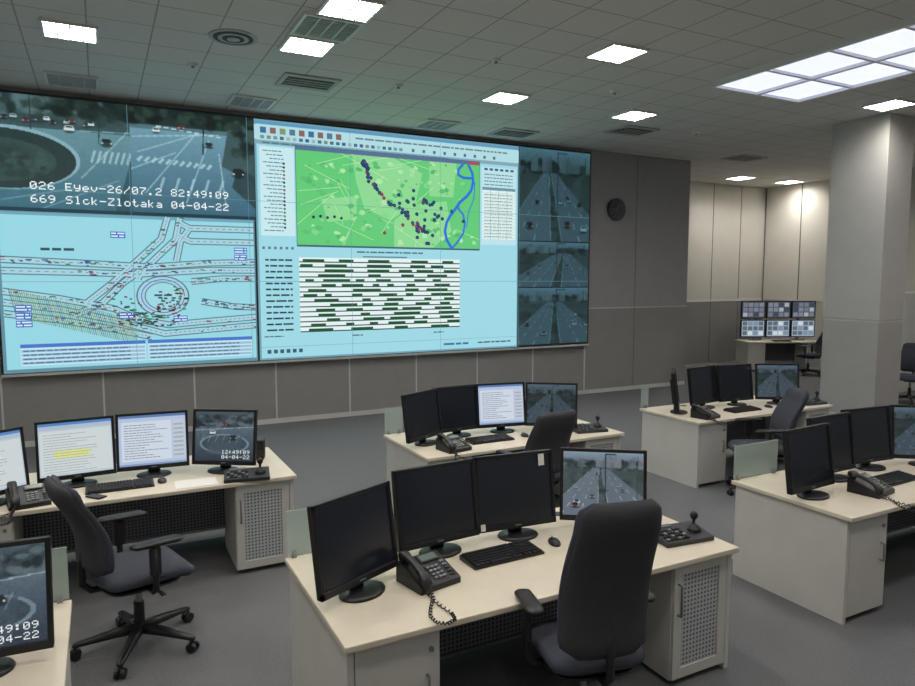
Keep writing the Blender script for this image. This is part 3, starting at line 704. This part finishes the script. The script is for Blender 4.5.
# ---------------------------------------------------------------- office chair (faces +Y)
def chair_mesh(back_top=1.1,arms=True,shell=M_FAB2,seat_z=.5,bw=1.0):
    b=MB()
    for k in range(5):
        a=math.radians(90+72*k+18); d=Vector((math.cos(a),math.sin(a),0)); n=Vector((-d.y,d.x,0))
        rings=[]
        for r,z,w,h in ((.02,.115,.032,.026),(.12,.11,.028,.024),(.24,.094,.022,.017),(.325,.084,.018,.012),(.335,.082,.01,.006)):
            rings.append([d*r+n*w*math.copysign(abs(math.cos(t))**.6,math.cos(t))+Vector((0,0,z+h*math.copysign(abs(math.sin(t))**.6,math.sin(t)))) for t in [2*math.pi*i/12 for i in range(12)]])
        b.loft(rings,M_BLK)
        c=d*.31; b.cyl(c+Vector((0,0,.05)),c+Vector((0,0,.085)),.009,.009,M_METAL,10)
        cc=c+d*.012
        for sgn in (-1,1): b.cyl(cc+n*sgn*.008+Vector((0,0,.03)),cc+n*sgn*.026+Vector((0,0,.03)),.03,.027,M_BLK,16)
        b.box(cc+Vector((0,0,.05)),(.03,.03,.03),M_BLK,.008)
    b.cyl((0,0,.09),(0,0,.16),.04,.032,M_BLK,20); b.cyl((0,0,.15),(0,0,.28),.028,.028,M_BLK,20); b.cyl((0,0,.26),(0,0,seat_z-.08),.017,.017,M_METAL,16)
    b.box((0,-.02,seat_z-.075),(.18,.26,.05),M_BLK,.012)
    b.cyl((.08,.02,seat_z-.075),(.27,.03,seat_z-.08),.006,.006,M_BLK,8); b.box((.28,.03,seat_z-.08),(.05,.025,.01),M_BLK,.004)
    def se(v,e): return math.copysign(abs(v)**e,v)
    rings=[]
    for t in [i/16 for i in range(17)]:
        y=-.23+t*.49; edge=min(t,1-t); k=min(1,(edge/.12))**.5 if edge<.12 else 1
        w=.245*(.62+.38*k)*(1-.08*(1-t)); h=.048*(.25+.75*k); zc=seat_z-.012-.03*max(0,(t-.75)/.25)**2+.008*(1-t)
        rings.append([Vector((w*se(math.cos(a),.55),y,zc+h*se(math.sin(a),.7)-.012*(1-(math.cos(a))**2)*(1 if math.sin(a)>0 else 0))) for a in [2*math.pi*i/28 for i in range(28)]])
    b.loft(rings,M_FAB)
    rings=[[Vector((.21*se(math.cos(a),.55),.2*se(math.sin(a),.55),seat_z-.06+(-.012 if i else .0))) for a in [2*math.pi*j/24 for j in range(24)]] for i in (0,1)]
    b.loft(rings,M_BLK,False)
    z0=seat_z+.06; n=20; L=back_top-z0
    def rr(off,sc_,th):
        out=[]
        for i in range(n+1):
            t=i/n; z=z0+L*t; edge=min(t,1-t); k=math.sqrt(max(0,1-(1-min(1,edge/.1))**2))
            w=bw*(.235-.04*t**1.6-.02*(1-t)**3)*(.72+.28*k)*sc_; h=th*(.2+.8*k)
            yc=-.235-.14*t+.045*math.sin(math.pi*min(1,t*1.25))+off
            out.append([Vector((w*se(math.cos(a),.6),yc+h*se(math.sin(a),.8)+.9*(w*math.cos(a))**2,z)) for a in [2*math.pi*j/28 for j in range(28)]])
        return out
    b.loft(rr(0,1,.034),M_FAB); b.loft(rr(-.022,.95,.03),shell)
    b.tube([(0,-.1,seat_z-.075),(0,-.24,seat_z-.07),(0,-.28,seat_z-.02),(0,-.28,seat_z+.08),(0,-.26,seat_z+.2)],.02,M_BLK,10)
    if arms:
        for sx in (-1,1):
            b.tube([(sx*.12,0,seat_z-.07),(sx*.25,0,seat_z-.07),(sx*.285,0,seat_z-.04),(sx*.29,0,seat_z+.06),(sx*.285,.0,seat_z+.21)],.017,M_BLK,10)
            b.box((sx*.285,0,seat_z+.12),(.03,.06,.16),M_BLK,.01)
            rings=[]
            for t in [i/10 for i in range(11)]:
                y=-.12+t*.27; e=min(t,1-t); k=math.sqrt(max(0,1-(1-min(1,e/.15))**2)); w=.042*(.45+.55*k); h=.016*(.4+.6*k)
                rings.append([Vector((sx*(.28-.012*t)+w*se(math.cos(a),.7),y,seat_z+.225+h*se(math.sin(a),.7)-.01*t*t)) for a in [2*math.pi*j/18 for j in range(18)]])
            b.loft(rings,M_BLK)
    return b.mesh('office_chair')
CH=chair_mesh(1.1); CHT=chair_mesh(1.34,seat_z=.54,bw=.97); CHM=chair_mesh(1.14,seat_z=.5,bw=1.06)
def chair(x,y,heading,me=CH,s=1.0,sz=None):
    return obj('office_chair',me,(x,y,0),heading-90,scale=(s,s,sz or (1+(s-1)*.4)))

# ---------------------------------------------------------------- workstations
def station(x0,y0,W,D,mons,glass='left',phone=None,kb=None,ms=None,js=None,gw=.5):
    obj('control_desk',desk_mesh(W,D,glass,gw),(x0,y0,0))
    for m in mons: monitor(*m)
    if phone: obj('desk_phone',PH,(phone[0],phone[1],ZD),phone[2])
    if kb: obj('keyboard',KB,(kb[0],kb[1],ZD),kb[2])
    if ms: obj('computer_mouse',MS,(ms[0],ms[1],ZD),ms[2])
    if js: obj('joystick_controller',JS,(js[0],js[1],ZD),js[2])
station(.86,2.68,2.39,1.07,[(1.10,3.14,25,'dark'),(1.67,3.42,4,'dark'),(2.2,3.43,-5,'dark',.751,True),(2.72,3.27,-36,'road')],
        'left',(1.44,3.1,12),(1.95,3.2,2),(2.32,3.22,-10),(3.04,2.94,-6),.24)
station(-1.05,5.35,2.39,1.05,[(-.73,5.6,30,'yellow'),(-.2,5.86,4,'yellow'),(.33,5.88,-5,'doc'),(.84,5.74,-32,'night')],
        'none',(-.5,5.5,10),(.08,5.62,0),(.37,5.64,0),(.97,5.44,-10))
obj('desk_speaker',SP,(1.18,6.0,ZD),-20)
station(2.48,5.33,2.22,1.05,[(2.70,5.83,28,'dark'),(3.13,5.98,4,'dark'),(3.61,5.94,-10,'doc'),(4.06,5.72,-36,'roaddim')],
        'left',(2.82,5.5,10),(3.3,5.66,0),(3.7,5.66,0),(4.42,5.56,-10),.2)
station(5.76,5.33,2.29,.95,[(5.98,5.86,44,'dark'),(6.5,5.94,8,'dark'),(7.0,5.9,-6,'dark'),(7.52,5.72,-32,'roaddim')],
        'left',(6.02,5.5,10),(6.75,5.6,0),(7.2,5.6,0),(7.88,5.52,-6),.12)
station(4.3,2.68,2.39,.97,[(4.5,3.1,4,'dark'),(5.05,3.3,2,'dark'),(5.6,3.36,-6,'dark'),(6.1,3.2,-36,'roaddim')],
        'left',(4.95,2.96,8),(5.4,3.06,2),(5.8,3.06,-10),None,.5)
station(-2.57,2.68,2.39,1.05,[(-.49,3.17,-4,'night'),(-1.05,3.35,0,'dark'),(-1.6,3.35,0,'dark'),(-2.15,3.2,20,'dark')],
        'right',None,(-1.3,3.0,0),None,None,.2)

chair(2.02,2.55,76,CHT,1.02,1.02)
chair(.14,4.60,16,CH,1.12)
chair(3.5,5.22,94,CHM,1.04)
chair(6.25,4.95,150,CH,1.08)

b=MB(); b.bb(-.11,.11,-.15,.15,0,.002,M_PAPER); mp=b.mesh('paper_sheet')
obj('paper_sheet',mp,(.6,5.49,ZD+.0005),88)
b=MB(); b.box((0,0,.006),(.07,.14,.01),M_BLK,.004); b.box((0,0,.0115),(.06,.12,.001),M_BLK2); obj('mobile_phone',b.mesh('mobile_phone'),(-.08,5.45,ZD),40)
b=MB(); b.box((0,0,.009),(.14,.018,.018),M_RED,.004); b.cyl((.07,0,.009),(.085,0,.009),.006,.002,M_BLK,10); obj('marker_pen',b.mesh('marker_pen'),(-.28,5.48,ZD),20)
def cabinet_mesh():
    b=MB(); b.bb(-.5,.5,-.22,.22,0,2.05,M_WHITE,.005)
    for s in (-1,1):
        b.bb(s*.25-.24,s*.25+.24,-.235,-.22,.08,2.02,M_WHITE,.004); b.bb(s*.04-.006,s*.04+.006,-.255,-.235,1.0,1.14,M_METAL)
    return b.mesh('storage_cabinet')
CAB=cabinet_mesh(); obj('storage_cabinet',CAB,(14.95,8.4,0)); obj('storage_cabinet',CAB,(15.97,8.4,0))
chair(13.45,7.42,200)
obj('control_desk',desk_mesh(2.0,.75,'none'),(14.4,11.86,0),-25)
b=MB(); 
for x in (-.55,.55): b.bb(x-.02,x+.02,.05,.09,.02,1.0,M_METAL); b.bb(x-.12,x+.12,-.06,.16,0,.02,M_METAL)
b.bb(-.95,.95,.04,.08,.3,.34,M_METAL); b.bb(-.95,.95,.04,.08,.78,.82,M_METAL)
for r in range(2):
    for k in range(3): b.bb(-.94+k*.635,-.94+k*.635+.61,-.02,.04,.08+r*.48,.08+r*.48+.45,M_BLK,.008)
bank=obj('monitor_bank',b.mesh('monitor_bank'),(15.51,11.89,ZD),-25,scale=(1.04,1,1))
for r in range(2):
    for k in range(3):
        c=Canvas(.001); c.rect(0,0,.56,.4,(70,76,88) if r else (150,165,180),1)
        for i in range(3):
            for j in range(4): c.rect(.02+j*.135,.03+i*.125,.13+j*.135,.13+i*.125,random.choice([(110,116,130),(60,66,80),(160,166,172),(120,126,140)]) if r else random.choice([(200,210,215),(120,140,160),(90,100,110)]),2)
        o=obj('screen',c.mesh('screen',M_SCR),(-.94+k*.635+.025,-.022,.105+r*.48),parent=bank)
obj('keyboard',KB,(15.3,11.6,ZD),-25)
chair(15.25,10.8,110)

# ---------------------------------------------------------------- camera
yaw=math.radians(27.5); pit=math.asin(.0913)
F=Vector((math.sin(yaw)*math.cos(pit),math.cos(yaw)*math.cos(pit),-math.sin(pit)))
R=Vector((math.cos(yaw),-math.sin(yaw),0)); U=R.cross(F)
cam=bpy.data.cameras.new('camera'); co=bpy.data.objects.new('camera',cam); sc.collection.objects.link(co)
Mx=Matrix((R,U,-F)).transposed().to_4x4(); Mx.translation=Vector((0,0,2.3)); co.matrix_world=Mx
cam.sensor_fit='HORIZONTAL'; cam.sensor_width=36; cam.lens=687/915*36; cam.clip_start=.05
sc.camera=co
w=bpy.data.worlds.new('world'); sc.world=w; w.use_nodes=True
w.node_tree.nodes['Background'].inputs[0].default_value=(.8,.85,.9,1); w.node_tree.nodes['Background'].inputs[1].default_value=.3
